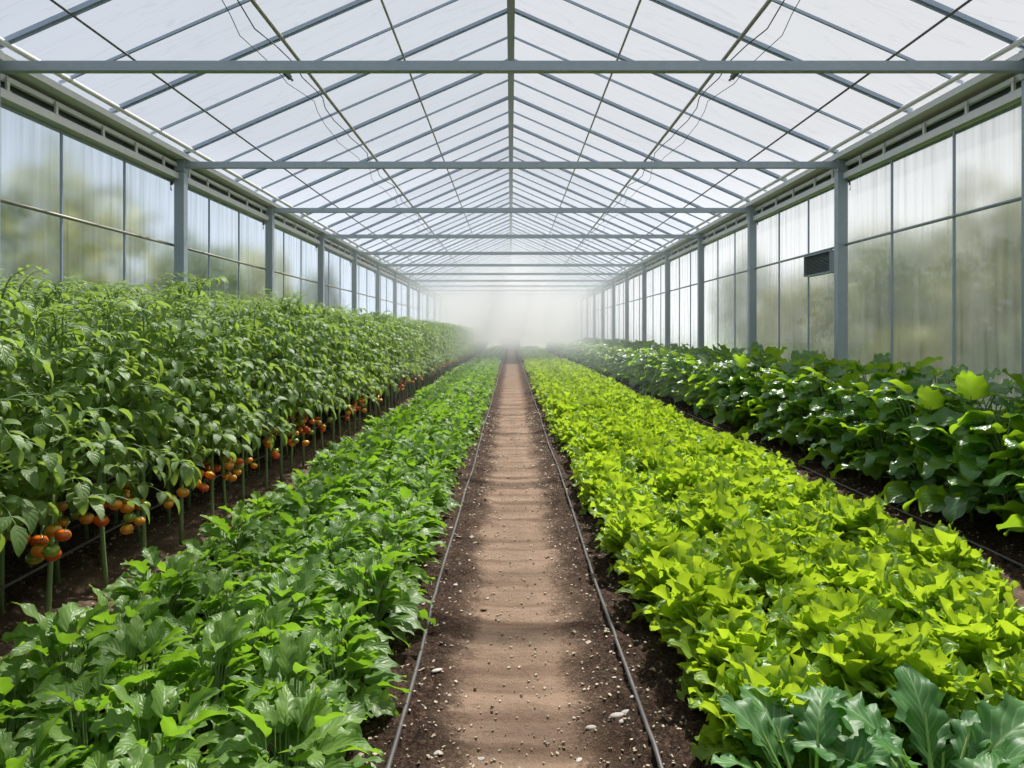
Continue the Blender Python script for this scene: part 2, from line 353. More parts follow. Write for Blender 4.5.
# value noise for the ground
def vnoise(x, y, seed):
    r = np.random.RandomState(seed).rand(256, 256)
    xi = np.floor(x).astype(int); yi = np.floor(y).astype(int); fx = x - xi; fy = y - yi
    fx = fx * fx * (3 - 2 * fx); fy = fy * fy * (3 - 2 * fy)
    g = lambda a, b: r[a % 256, b % 256]
    return (g(xi, yi) * (1 - fx) + g(xi + 1, yi) * fx) * (1 - fy) + (g(xi, yi + 1) * (1 - fx) + g(xi + 1, yi + 1) * fx) * fy
def ground(x, y):
    x = np.asarray(x, float); y = np.asarray(y, float)
    path = np.exp(-((x - 0.035) / 0.36) ** 4)
    prof = -0.035 * path + 0.02 * np.exp(-((x - 1.7) / 1.0) ** 4) + 0.02 * np.exp(-((x + 1.25) / 0.8) ** 4)
    rough = (vnoise(x * 9, y * 9, 1) - .5) * 0.045 + (vnoise(x * 20, y * 20, 2) - .5) * 0.042 + (vnoise(x * 42, y * 42, 3) - .5) * 0.024
    soft = (vnoise(x * 4, y * 4, 4) - .5) * 0.014 + (vnoise(x * 2, y * 5.5, 7) - .5) * 0.030 + (vnoise(x * 30, y * 30, 5) - .5) * 0.009
    return prof + rough * (1 - 0.85 * path) + soft * path

# ------------------------------------------------------------------ objects, tags
def link(o, parent=None):
    COL.objects.link(o)
    if parent is not None: o.parent = parent
    return o
def obj(name, mesh, parent=None, loc=None):
    o = bpy.data.objects.new(name, mesh); link(o, parent)
    if loc is not None: o.location = loc
    return o
def empty(name, loc=(0, 0, 0), rz=0.0, parent=None):
    o = bpy.data.objects.new(name, None); link(o, parent); o.location = loc; o.rotation_euler = (0, 0, rz); o.empty_display_size = 0.1
    return o
def tag(o, label=None, cat=None, group=None, kind=None):
    if label: o['label'] = label
    if cat: o['category'] = cat
    if group: o['group'] = group
    if kind: o['kind'] = kind
    return o
def ordn(k):
    if k <= 20: return ORD[k]
    t = ('twenty', 'thirty', 'forty', 'fifty', 'sixty', 'seventy', 'eighty', 'ninety')[k // 10 - 2]
    te = t[:-1] + 'ieth'
    return te if k % 10 == 0 else t + '-' + ORD[k % 10]
ORD = ['', 'first', 'second', 'third', 'fourth', 'fifth', 'sixth', 'seventh', 'eighth', 'ninth', 'tenth', 'eleventh', 'twelfth', 'thirteenth', 'fourteenth', 'fifteenth', 'sixteenth', 'seventeenth', 'eighteenth', 'nineteenth', 'twentieth']

# ------------------------------------------------------------------ the house: sizes
BAY = 4.0; Y0 = 6.84; NB = 18                      # tie beams at Y0 + k*BAY
YB = [Y0 + k * BAY for k in range(-2, NB + 1)]     # posts, from just behind the camera to the far gable
YS, YE = YB[0], YB[-1]
XP = 4.70          # inner face of the posts
XG = 4.92          # glass
ZT = 4.025         # tie beam centre
RIDGE = 6.27; SL = 0.44
roofz = lambda x: RIDGE - SL * abs(x)

# floor
ys = [1.2]
while ys[-1] < YE: ys.append(ys[-1] + max(0.016, 0.0085 * ys[-1]))
ys = np.array([YS, -3.0, 0.0] + ys[:-1] + [YE]); xs = np.concatenate([np.arange(-5.0, -3.2, 0.06), np.arange(-3.2, 3.8, 0.021), np.arange(3.8, 5.01, 0.06)])
Xg, Yg = np.meshgrid(xs, ys)
g = MB(); nx = len(xs)
i = np.arange(len(ys) - 1)[:, None] * nx; j = np.arange(nx - 1)[None, :]
g.add(np.stack([Xg, Yg, ground(Xg, Yg)], -1).reshape(-1, 3), np.stack([i + j, i + j + 1, i + nx + j + 1, i + nx + j], -1).reshape(-1, 4))
tag(obj('floor', g.mesh('floor', ['soil'])), 'brown soil floor with a trodden dry path down the middle', kind='structure')

# lawn outside, below the level of the beds, a ring round the house
g = MB()
for x0, x1, y0, y1 in ((-70, -5.02, -40, 130), (5.02, 70, -40, 130), (-5.02, 5.02, YE + .1, 130), (-5.02, 5.02, -40, YS - .1)):
    g.add([(x0, y0, -.05), (x1, y0, -.05), (x1, y1, -.05), (x0, y1, -.05)], [(0, 1, 2, 3)])
tag(obj('lawn_ground', g.mesh('lawn', ['grass'])), 'green grass outside the frosted walls', kind='structure')

# roof
ceil = tag(empty('ceiling', (0, 0, 0)), 'pitched translucent film roof on a steel frame', kind='structure')
for s in (-1, 1):
    g = MB(); n = 60
    x = np.array([0.0, 1.2, 2.4, 3.6, 4.98]); y = np.linspace(YS - .05, YE + .05, n)
    X_, Y_ = np.meshgrid(x, y); Z_ = roofz(X_) + 0.055
    i = np.arange(n - 1)[:, None] * 5; j = np.arange(4)[None, :]
    g.add(np.stack([X_ * s, Y_, Z_], -1).reshape(-1, 3), np.stack([i + j, i + j + 1, i + 6 + j, i + 5 + j], -1).reshape(-1, 4))
    obj('roof_film', g.mesh('roof_film', ['film']), ceil)
def rafter_mesh(thick):
    g = MB(); w, h = (0.048, 0.045) if thick else (0.026, 0.030)
    for s in (-1, 1): g.bar((0, 0, RIDGE + .02), (s * 4.72, 0, roofz(4.72) + .02), w, h)
    if thick:
        for s in (-1, 1): g.bar((0, 0.012, RIDGE - .01), (s * 4.7, 0.012, roofz(4.7) - .01), 0.016, 0.02)
    return g.mesh('rafter', ['mullion'])
RM = [rafter_mesh(True), rafter_mesh(False)]
ny = int((YE - YS) / 1.0)
for k in range(ny + 1):
    yy = YS + k
    if yy < 0.5: continue
    obj('rafter', RM[k % 2], ceil, (0, yy, 0))
g = MB(); g.box(-.055, .055, YS, YE, RIDGE - .10, RIDGE + .04); g.box(-.02, .02, YS, YE, RIDGE - .13, RIDGE - .10)
obj('ridge_beam', g.mesh('ridge_beam', ['steel']), ceil)
for s in (-1, 1):
    for x, r, m in ((1.536, 0.016, 'brass'), (2.68, 0.024, 'brass'), (3.97, 0.013, 'steel_dark')):
        g = MB(); g.tube([(s * x, y, roofz(x) - .045) for y in np.arange(YS, YE + .1, 4)], r, n=8); obj('purlin', g.mesh('purlin', [m]), ceil)
# creases where the film is tucked over the rafters: loose tape ends hanging under the sheet
# tie beams
gb = MB(); gb.box(-4.74, 4.74, -.04, .04, -.045, .045); gb.box(-4.70, 4.70, -.046, -.04, -.045, -.036)
TB = gb.mesh('tie_beam', ['steel'])
for k, y in enumerate(YB):
    if y < 1: continue
    n = k - 1
    far = False
    o = obj('tie_beam', TB, None, (0, y, ZT))
    tag(o, (f'{ORD[n]} galvanised tie beam crossing under the roof, counted from the top of the picture' if not far else 'distant galvanised tie beam fading into the mist beyond the ninth beam'),
        'beam', 'tie beams under the roof', 'structure')
# posts: box column with a head plate, bolt and hook
gp = MB(); gp.box(-.07, .07, -.065, .065, 0.0, ZT + .16)
PB = gp.mesh('post', ['steel'])
gp = MB(); gp.box(-.085, .085, -.08, .08, ZT - .10, ZT - .085); gp.box(-.085, .085, -.08, .08, ZT + .155, ZT + .175)
PH = gp.mesh('head_plate', ['steel'])
gp = MB(); gp.tube([(0, -.09, ZT - .28), (0, -.10, ZT - .30), (0, -.10, ZT - .36), (0, -.085, ZT - .38)], .010, n=6); gp.box(-.018, .018, -.09, -.063, ZT - .30, ZT - .25)
PK = gp.mesh('hook', ['steel_dark'])
for s, side in ((-1, 'left'), (1, 'right')):
    for k, y in enumerate(YB):
        if y < 1: continue
        n = k - 1
        o = empty('steel_post', (s * (XP + .07), y, 0)); far = False
        tag(o, (f'grey steel wall post on the {side} side carrying the {ORD[n]} tie beam' if not far else f'distant steel wall post on the {side} side fading into the mist'),
            'post', f'{side} wall posts', 'structure')
        obj('column', PB, o); obj('head_plate', PH, o)
        if n < 8: obj('hook', PK, o, (s * .10, 0, 0))

# side walls: eave gutter, rails, brackets, kerb
for s, side in ((-1, 'left'), (1, 'right')):
    w = tag(empty('wall_' + side, (s * 4.9, 0, 0)), f'{side} greenhouse side wall with eave gutter and rails', kind='structure')
    def P(name, mats, fn, loc=(0, 0, 0)):
        g = MB(); fn(g); return obj(name, g.mesh(name, mats), w, loc)
    X = lambda x: s * x - s * 4.9
    def bx(g, x0, x1, z0, z1, mat=0, y0=YS, y1=YE):
        a, b = sorted((X(x0), X(x1))); g.box(a, b, y0, y1, z0, z1, mat)
    P('eave_pipe', ['steel_light'], lambda g: g.tube([(X(4.60), y, 4.235) for y in np.arange(YS, YE + .1, 4)], 0.030, n=10))
    def gut(g):
        bx(g, 4.645, 4.665, 4.095, 4.165); bx(g, 4.665, 4.93, 4.095, 4.105); bx(g, 4.91, 4.93, 4.105, 4.17)
    P('gutter', ['steel_light'], gut)
    P('upper_rail', ['steel_light'], lambda g: bx(g, 4.80, 4.85, 4.00, 4.05))
    P('gap_shade_strip', ['steel_dark'], lambda g: bx(g, 4.90, 4.93, 3.90, 4.10))  # dark strip painting the shade in the gap between the eave rails
    P('lower_rail', ['steel_light'], lambda g: (bx(g, 4.775, 4.80, 3.815, 3.90), bx(g, 4.80, 4.90, 3.815, 3.835)))
    P('glazing_bead', ['steel'], lambda g: bx(g, 4.895, 4.915, 3.775, 3.815))
    gB = MB(); gB.box(-.012, .012, -.018, .018, 0, .13); gB.box(-.02, .02, -.035, .035, -.01, 0.0); gB.box(-.018, .018, -.028, .028, .09, .105)
    bmh = gB.mesh('bracket', ['steel_light'])
    y = YS + 8.3
    while y < 60:
        for d in (0, .75, 1.6, 2.45, 3.2):
            obj('bracket', bmh, w, (X(4.79), y + d + RNG.uniform(-.08, .08), 3.905))
        y += 4
    P('kerb', ['kerb'], lambda g: bx(g, 4.86, 5.0, -.1, .28))
    # windows: one per bay
    for k in range(len(YB) - 1):
        a, b = YB[k], YB[k + 1]
        idx = k + 1 + (0 if s < 0 else len(YB) - 1)
        wi = tag(empty(f'window_{idx}', (s * (XG if s < 0 else 4.85), a, .28)), f'frosted {side} wall glazing between two steel posts', kind='structure')
        H = 3.80 - .28
        g = MB(); g.add([(0, 0, 0), (0, BAY, 0), (0, BAY, H), (0, 0, H)], [(0, 1, 2, 3) if s < 0 else (3, 2, 1, 0)])
        o = obj('glazing', g.mesh('glazing', ['pane']), wi)
        for q in (1, 2):
            g = MB(); g.box(-.012, .012, BAY / 3 * q - .011, BAY / 3 * q + .011, 0, H); obj('mullion', g.mesh('mullion', ['mullion']), wi, (-s * .02, 0, 0))
        g = MB(); g.tube([(0, .02, 0), (0, BAY - .02, 0)], .019, n=8); obj('transom', g.mesh('transom', ['brass'] if s < 0 else ['steel']), wi, (-s * .035, 0, 2.87 - .28))
        g = MB(); g.box(-.03, .03, 0, BAY, 0, .05); obj('sill', g.mesh('sill', ['steel']), wi, (-s * .02, 0, 0))

# gable walls
for y, nm, sg in ((YE, 'wall_back', 1), (YS, 'wall_front', -1)):
    w = tag(empty(nm, (0, y, 0)), 'frosted gable end wall', kind='structure')
    g = MB(); v = []; xs_ = np.linspace(-4.92, 4.92, 9)
    for x in xs_: v += [(x, 0, 0.0), (x, 0, roofz(x))]
    g.add(v, [(2 * k, 2 * k + 2, 2 * k + 3, 2 * k + 1) for k in range(8)]); obj('glazing', g.mesh('glazing', ['pane']), w)
    for x in xs_[1:-1]:
        g = MB(); g.box(x - .025, x + .025, -.03, .03, 0, roofz(x)); obj('mullion', g.mesh('mullion', ['mullion']), w)
    g = MB(); g.box(-4.9, 4.9, -.03, .03, 2.85, 2.90); obj('transom', g.mesh('transom', ['mullion']), w)
d = tag(empty('door_1', (0, YE - .08, 0)), 'white sliding door in the far gable', kind='structure')
g = MB(); g.box(-.9, .9, -.02, .02, 0, 2.2); obj('door_panel', g.mesh('door_panel', ['steel_light']), d)
g = MB(); g.box(-.95, -.9, -.03, .03, 0, 2.25); g.box(.9, .95, -.03, .03, 0, 2.25); g.box(-.95, .95, -.03, .03, 2.2, 2.26); obj('door_frame', g.mesh('door_frame', ['steel']), d)

# mist hanging in the far half of the house
def mist(y0, z0, dens, name='mist'):
    g = MB(); pr = [(-4.62, z0), (4.62, z0), (4.62, 3.95), (3.6, roofz(3.6) - .2), (0, RIDGE - .2), (-3.6, roofz(3.6) - .2), (-4.62, 3.95)]
    n = len(pr); v = [(x, y0, z) for x, z in pr] + [(x, YE - .2, z) for x, z in pr]
    me = bpy.data.meshes.new(name)
    me.from_pydata(v, [], [list(range(n)), list(range(2 * n - 1, n - 1, -1))] + [[(i + 1) % n, i, i + n, (i + 1) % n + n] for i in range(n)])
    me.materials.append(mist_mat('mist_%g' % y0, dens))
    o = obj(name, me); tag(o, 'white mist hanging in the far half of the greenhouse', 'mist', 'mist in the far half', 'stuff')
for y_, z_, d_ in ((12.0, 0.35, 0.006), (18.0, 0.55, 0.010), (24.0, 0.75, 0.014), (30.0, 0.90, 0.026), (36.0, 1.0, 0.045), (43.0, 1.1, 0.05), (52.0, 1.15, 0.06)):
    mist(y_, z_, d_)

# ------------------------------------------------------------------ wires under the roof, hoses, vent
for s, side in ((-1, 'left'), (1, 'right')):
    for q, (x0, z0, r) in enumerate(((2.88, 4.86, .0045), (2.66, 4.90, .007))):
        pts = []
        for y in np.arange(3.0, 50, 0.5):
            ph = ((y - Y0) % 4) / 4
            sag = 0.10 * (4 * ph * (1 - ph)) * (1 if q == 0 else .6)
            pts.append((s * (x0 + 0.05 * sin(y * 1.7 + q) + 0.03 * sin(y * 4.1) - (.06 if y > Y0 and q == 0 else 0)), y, z0 - sag + 0.015 * sin(y * 3.1)))
        g = MB(); g.tube(pts, r, n=5)
        o = obj('hanging_wire', g.mesh('wire', ['wire']))
        tag(o, f'{"thin outer" if q == 0 else "thicker inner"} dark wire slung lengthwise under the {side} roof slope', 'wire', 'wires under the roof')
    g = MB(); g.bar((0, -.10, .035), (0, .10, -.035), .04, .05); g.bar((0, .10, -.035), (0, .15, -.05), .02, .02)
    o = tag(obj('wire_clamp', g.mesh('wire_clamp', ['steel_dark'])), f'small dark clamp on the wires under the {side} roof slope', 'clamp')
    o.location = (s * 2.74, 9.1, 4.76); o.rotation_euler = (0, 0, s * .35)

def hose(x, z, label, r=.0105, yend=78, y0=1.3, wig=.008):
    yy = [y0]
    while yy[-1] < yend: yy.append(yy[-1] + max(.12, .02 * yy[-1]))
    pts = []
    for y in yy:
        xx = x + wig * sin(y * .9 + x) + wig * .5 * sin(y * 2.3)
        base = float(max(ground(xx, y), ground(xx + .01, y), ground(xx - .01, y))) + r * .8 if z is None else z + .02 * sin(y * 1.3)
        pts.append((xx, y, base))
    if z is None:
        zz = np.array([p[2] for p in pts]); zs = np.convolve(np.pad(zz, 4, 'edge'), [1 / 9] * 9, 'valid')
        pts = [(p[0], p[1], max(a + .004, b - .012)) for p, a, b in zip(pts, zs, zz)]
    g = MB(); g.tube(pts, r, n=8); return tag(obj('drip_hose', g.mesh('drip_hose', ['hose'])), label, 'hose')
hose(-.452, None, 'dark drip hose lying on soil along the left edge of the central path')
hose(.545, None, 'dark drip hose lying on soil along the right edge of the central path')
hose(3.47, None, 'dark drip hose on soil beside the broad-leaved crop at the right wall', y0=4.0)
hose(-2.74, .25, 'dark drip hose strung low between the green tomato stems', y0=2.6, wig=.015, r=.009)

# louvred box on the right wall
v = tag(empty('wall_vent', (4.76, 11.62, 2.67)), 'dark grey louvred vent box under the rail beside the second right post', 'vent')
g = MB(); g.box(-.03, .10, -.50, .50, -.165, -.150); g.box(-.03, .10, -.50, .50, .150, .165); g.box(-.03, .10, -.50, -.485, -.15, .15); g.box(-.03, .10, .485, .50, -.15, .15); g.box(.085, .10, -.485, .485, -.15, .15)
obj('frame', g.mesh('vent_frame', ['steel']), v)
g = MB()
for k in range(14):
    z = -.14 + k * .0215; g.bar((.01, -.485, z), (.01, .485, z), .036, .005, up=(.5, 0, 1))
obj('louvre', g.mesh('louvre', ['vent_grille']), v)

# ------------------------------------------------------------------ plants
def greens_plant(seed, lod=1):
    rg = random.Random(seed); a = MB(); b = MB()
    n = 56 if lod else 12
    for k in range(n):
        q = (k + .5) / n; az = k * 2.399 + rg.uniform(-.4, .4)
        Ln = rg.uniform(.11, .19) * (1.15 - .45 * q); el0 = .10 + .80 * q + rg.uniform(-.2, .25)
        pr = rg.uniform(.06, .10) + .0 * q; hz = .04 + .20 * q + rg.uniform(-.02, .03)
        bp = np.array([0.035 * cos(az), .035 * sin(az), .01]); mid = np.array([cos(az) * pr * (1.25 - .65 * q), sin(az) * pr * (1.25 - .65 * q), hz])
        C = leaf(a, mid, az + rg.uniform(-.5, .5), Ln, Ln * rg.uniform(.44, .62), el0, el0 - rg.uniform(.5, 1.4), 14 if lod else 4, 4 if lod else 2,
             'ovate' if rg.random() < .7 else 'lance', rg.uniform(.0, .5), rg.uniform(.05, .10), rg.choice([2, 3]), rg.choice([.08, .18, .30]) if lod else 0, rg.choice([3, 4, 5]), rnd=rg.random() * .7 + .3 * q, roll=rg.uniform(-.6, .6), rg=rg, serr=.4)
        if lod: b.tube([bp * .6, (bp + mid) / 2 + (0, 0, .012), C[1]], .0035, .002, 4, cap=False)
    return a, b
def lettuce_plant(seed, lod=1):
    rg = random.Random(seed); a = MB(); b = MB()
    n = 104 if lod else 19
    for k in range(n):
        q = (k + .5) / n; az = k * 2.399 + rg.uniform(-.4, .4)
        Ln = rg.uniform(.15, .27) * (1.08 - .14 * q) if q > .15 else rg.uniform(.12, .19)
        el0 = .45 + .98 * q ** .8 + rg.uniform(-.12, .12); el0 = min(el0, 1.5)
        rr = .075 * (1 - q) + .015
        bp = np.array([cos(az) * rr, sin(az) * rr, .015 + .05 * q])
        leaf(a, bp, az, Ln, Ln * rg.uniform(.36, .50), el0, el0 - rg.uniform(.1, 1.5) * (1.1 - .4 * q), 26 if lod else 5, 6 if lod else 2, 'spat', rg.uniform(.1, .4),
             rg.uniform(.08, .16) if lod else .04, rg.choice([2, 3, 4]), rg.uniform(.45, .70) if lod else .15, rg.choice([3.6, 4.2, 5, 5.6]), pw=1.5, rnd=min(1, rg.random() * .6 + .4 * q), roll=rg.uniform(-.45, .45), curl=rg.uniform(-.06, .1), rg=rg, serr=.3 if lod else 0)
        if lod: b.tube([bp - (0, 0, .01), bp + np.array([cos(az) * cos(el0), sin(az) * cos(el0), sin(el0)]) * Ln * .45], .0055, .0025, 4, cap=False)
    return a, b
def broad_plant(seed, lod=1):
    rg = random.Random(seed); a = MB(); b = MB()
    b.tube([(0, 0, 0), (.01, .01, .3), (0, .02, .62)], .014, .008, 6)
    n = 42 if lod else 20
    for k in range(n):
        q = (k + .5) / n; az = k * 2.399 + rg.uniform(-.5, .5)
        h0 = .04 + .52 * q; Ln = rg.uniform(.22, .34) * (1.05 - .22 * q)
        R = (.26 - .15 * q) * rg.uniform(.75, 1.15); hz = .14 + .80 * q ** .9 + rg.uniform(-.05, .06)
        bp = np.array([0, 0.02 * q, h0]); mid = np.array([cos(az) * R, sin(az) * R, hz])
        el0 = rg.uniform(-.35, .75) + .35 * q
        a2 = az + rg.uniform(-.6, .6)
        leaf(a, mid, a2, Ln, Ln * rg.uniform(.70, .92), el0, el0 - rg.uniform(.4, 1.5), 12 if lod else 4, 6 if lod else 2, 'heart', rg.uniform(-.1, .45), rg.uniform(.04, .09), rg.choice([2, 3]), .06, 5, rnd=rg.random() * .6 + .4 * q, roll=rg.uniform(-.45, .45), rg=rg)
        pts = [bp, bp * .45 + mid * .55 + np.array([0, 0, .05]), mid, mid + np.array([cos(a2) * cos(el0), sin(a2) * cos(el0), sin(el0)]) * Ln * .12]
        b.tube(pts, .006, .0035, 5, cap=False)
    return a, b
def kale_plant(seed, lod=1):
    rg = random.Random(seed); a = MB(); b = MB(); n = 17
    for k in range(n):
        q = (k + .5) / n; az = k * 2.399 + rg.uniform(-.3, .3); Ln = rg.uniform(.21, .31) * (1.05 - .25 * q)
        el0 = .35 + .9 * q + rg.uniform(-.1, .1); bp = np.array([cos(az) * .04, sin(az) * .04, .03 + .06 * q])
        mid = bp + np.array([cos(az) * cos(el0), sin(az) * cos(el0), sin(el0)]) * .09
        leaf(a, mid, az, Ln, Ln * rg.uniform(.52, .62), el0, el0 - rg.uniform(.8, 1.3), 30, 8, 'kale', rg.uniform(.1, .3), rg.uniform(.05, .09), rg.choice([3, 4, 5]), rg.uniform(.12, .22), rg.choice([4, 5, 6]), rnd=rg.random(), roll=rg.uniform(-.4, .4), rg=rg, serr=.5)
        b.tube([bp - (0, 0, .02), mid, mid + np.array([cos(az) * cos(el0), sin(az) * cos(el0), sin(el0)]) * .1], .007, .0035, 5, cap=False)
    return a, b
def compound(a, b, base, az, el, Ln, rg, lod=1, nl=3, size=.095):
    n = 5; th = np.linspace(el, el - rg.uniform(.9, 1.7), n); ds = Ln / (n - 1)
    d = np.array([cos(az), sin(az), 0]); pts = [np.array(base, float)]
    for t in th[:-1]: pts.append(pts[-1] + d * cos(t) * ds + np.array([0, 0, sin(t) * ds]))
    if b is not None: b.tube(pts, .0042, .002, 4, cap=False)
    pts = np.array(pts)
    for k in range(nl):
        f = (k + 1) / (nl + .4) * (n - 1); i0 = min(int(f), n - 2); p = pts[i0] * (1 - (f - i0)) + pts[i0 + 1] * (f - i0)
        for s in (-1, 1):
            sz = size * rg.uniform(.75, 1.15)
            e = rg.uniform(-.5, .35)
            leaf(a, p, az + s * rg.uniform(.8, 1.3), sz, sz * rg.uniform(.50, .66), e, e - rg.uniform(.6, 1.5), 5 if lod else 2, 2, 'ovate', rg.uniform(.1, .55), .02, 2, 0, 3, rnd=rg.random(), roll=rg.uniform(-.5, .5), rg=rg)
    sz = size * rg.uniform(1.0, 1.35); e = th[-1] + rg.uniform(-.2, .3)
    leaf(a, pts[-1], az, sz, sz * .6, e, e - rg.uniform(.5, 1.2), 6 if lod else 2, 2, 'ovate', rg.uniform(.1, .5), .02, 2, 0, 3, rnd=rg.random(), roll=rg.uniform(-.4, .4), rg=rg)
def tomato_plant(seed, lod=1, H=1.72):
    rg = random.Random(seed); a = MB(); b = MB(); c = MB()
    zz = np.linspace(0, H, 10); ox, oy = rg.uniform(-.04, .04), rg.uniform(-.04, .04)
    path = [(ox * sin(z * 2.1), oy * sin(z * 1.7), z) for z in zz]
    b.tube(path[:5], .0145, .012, 8); b.tube(path[4:], .009, .005, 6)
    if lod:
        for z in (.12, .26, .41, .5): b.ball((ox * sin(z * 2.1), oy * sin(z * 1.7), z), .0165, .0165, .010, 8, 4)
    n = 50 if lod else 16
    for k in range(n):
        q = (k + .5) / n; z = .60 + (H - .62) * q + rg.uniform(-.03, .04); az = k * 2.399 + rg.uniform(-.5, .5)
        compound(a, b if lod else None, (ox * sin(z * 2.1), oy * sin(z * 1.7), z), az, rg.uniform(-.1, .75) + .3 * q + (.35 if q < .15 else 0), rg.uniform(.26, .42) * (1.1 - .35 * q), rg, lod, 3 if lod else 2, (.100 if lod else .13) * (1.1 - .25 * q))
    # curled tip shoots
    for k in range(9 if lod else 2):
        az = rg.random() * 6.28; th0 = rg.uniform(1.1, 1.5); p = np.array([rg.uniform(-.12, .12), rg.uniform(-.12, .12), H - rg.uniform(.02, .16)]); pts = [p]
        nn = 7
        for i in range(nn):
            th_ = th0 - (i / nn) ** 1.5 * rg.uniform(1.6, 2.6); pts.append(pts[-1] + np.array([cos(az) * cos(th_), sin(az) * cos(th_), sin(th_)]) * .036)
        b.tube(pts, .0045, .0015, 4)
        for i in range(2, nn + 1):
            for s in (-1, 1):
                sz = rg.uniform(.03, .06); leaf(a, pts[i], az + s * 1.2, sz, sz * .5, rg.uniform(0, .8), rg.uniform(-.8, 0), 3 if lod else 2, 2, 'lance', .3, 0, 2, 0, 3, rnd=rg.uniform(.6, 1), rg=rg)
    return a, b

def variants(fn, n, seed, **kw): return [fn(seed + i, **kw) for i in range(n)]
def meshes(vs, nm, lm, sm):
    out = []
    for a, b in vs:
        av, af, au, am = a.arrays(); ml = a.mesh(nm + '_foliage', [lm]); mst = b.mesh(nm + '_stalks', [sm])
        c = MB(); c.add(av, af, au, 0)
        bv, bf, bu, bm_ = b.arrays(); c.add(bv, bf, bu, 1)
        out.append((ml, mst, c.mesh(nm, [lm, sm])))
    return out
GREENS = meshes(variants(greens_plant, 6, 100), 'leafy_green', 'greens', 'stem')
LETT = meshes(variants(lettuce_plant, 6, 200), 'lettuce', 'lettuce', 'petiole_pale')
BROAD = meshes(variants(broad_plant, 5, 300), 'broad_leaf', 'broad', 'stem')
KALE = meshes(variants(kale_plant, 3, 400), 'kale', 'kale', 'petiole_pale')
TOM = meshes(variants(tomato_plant, 6, 500), 'tomato', 'tomato_leaf', 'tomato_stem')

def bay_phrase(y):
    k = int((y - Y0) // BAY) + 1
    if k < 1: return 'nearer than the first tie beam'
    if k > 9: return 'far back in the mist'
    return f'between the {ORD[k]} and {ORD[k + 1]} tie beams'
def place(meshset, name, stalk, x, y, z, rz, sc, label, cat, group, near, tilt=.08):
    rot = (RNG.uniform(-tilt, tilt), RNG.uniform(-tilt, tilt), rz)
    if near:
        e = empty(name, (x, y, z)); e.rotation_euler = rot; e.scale = sc
        tag(e, label, cat, group)
        obj('foliage', meshset[0], e); obj(stalk, meshset[1], e)
        return e
    o = obj(name, meshset[2], None, (x, y, z)); o.rotation_euler = rot; o.scale = sc
    return tag(o, label, cat, group)
def merged(name, lows, spots, mats, label, cat, group=None):
    g = MB()
    arrs = [(a.arrays(), (b.arrays() if b is not None and b.n else None)) for a, b in lows]
    for (x, y, rz, s, vi) in spots:
        R = np.array([[cos(rz), -sin(rz), 0], [sin(rz), cos(rz), 0], [0, 0, 1]]) * s
        (v_, f_, u_, m_), st = arrs[vi % len(arrs)]
        g.add(v_ @ R.T + (x, y, 0), f_, u_, 0)
        if st is not None: g.add(st[0] @ R.T + (x, y, 0), st[1], st[2], 1)
    return tag(obj(name, g.mesh(name, mats)), label, cat, group, 'stuff')

# --- left bed: leafy greens, four rows
rows = [(-.76, 'in the path-side row'), (-1.12, 'in the second row'), (-1.49, 'in the third row'), (-1.84, 'in the tomato-side row')]
far_spots = []
for ri, (x, rp) in enumerate(rows):
    y = 1.62 + .12 * ri; k = 0
    while y < 76:
        k += 1
        px = x + RNG.uniform(-.045, .045); py = y + RNG.uniform(-.05, .05); s = RNG.uniform(.92, 1.2) * (1.12 if y < 4 else 1)
        if k <= 76:
            lab = f'green leafy plant {rp} of the left bed, {ordn(k)} from the front'
            if not (px < -1.3 and py < 1.9):
                place(GREENS[RNG.randrange(6)], 'leafy_green_plant', 'stalks', px, py, float(ground(px, py)) - .005, RNG.random() * 6.28, (s, s, s * RNG.uniform(.95, 1.15)), lab, 'leafy plant', 'leafy greens in the left bed', py < 5.5)
        else: far_spots.append((px, py, RNG.random() * 6.28, s, RNG.randrange(3)))
        y += .375
merged('leafy_greens', [(a, None) for a, b in variants(greens_plant, 3, 130, lod=0)], far_spots, ['greens', 'petiole_pale'], 'mass of small leafy greens at the misty far end of the left bed', 'leafy plants')

# --- right bed: lettuce, four rows
rows = [(.94, 'in the path-side row'), (1.47, 'in the second row from the path'), (1.97, 'in the third row from the path'), (2.38, 'in the outer row by the furrow')]
far_spots = []
kale_at = [(.95, 2.36), (1.33, 2.32), (1.25, 1.90)]
for ri, (x, rp) in enumerate(rows):
    y = 1.55 + .17 * (ri % 2); k = 0
    while y < 76:
        k += 1
        px = x + RNG.uniform(-.05, .05); py = y + RNG.uniform(-.06, .06); s = RNG.uniform(1.05, 1.24)
        if k <= 76:
            lab = f'bright green lobed lettuce {rp}, {ordn(k)} from the front'
            if all(math.hypot(px - a, py - b) > .36 for a, b in kale_at):
                place(LETT[RNG.randrange(6)], 'lettuce', 'stalks', px, py, float(ground(px, py)) - .005, RNG.random() * 6.28, (s, s, s * RNG.uniform(1.08, 1.36)), lab, 'lettuce', 'lettuces in the right bed', py < 5.5)
        else: far_spots.append((px, py, RNG.random() * 6.28, s, RNG.randrange(3)))
        y += .42
merged('lettuce_foliage', [(a, None) for a, b in variants(lettuce_plant, 3, 230, lod=0)], far_spots, ['lettuce', 'petiole_pale'], 'mass of bright green lettuce at the misty far end of the right bed', 'lettuces')
for (x, y), w in zip(kale_at, ('closest to the path', 'in the bottom right corner, right of another one', 'at the very bottom edge among lettuces')):
    place(KALE[RNG.randrange(3)], 'blue_green_cabbage_plant', 'stalks', x, y, float(ground(x, y)), RNG.random() * 6.28, (1.25, 1.25, 1.2), f'blue-green toothed-leaf plant {w}', 'leafy plant', 'blue-green plants among the lettuces', True, .04)

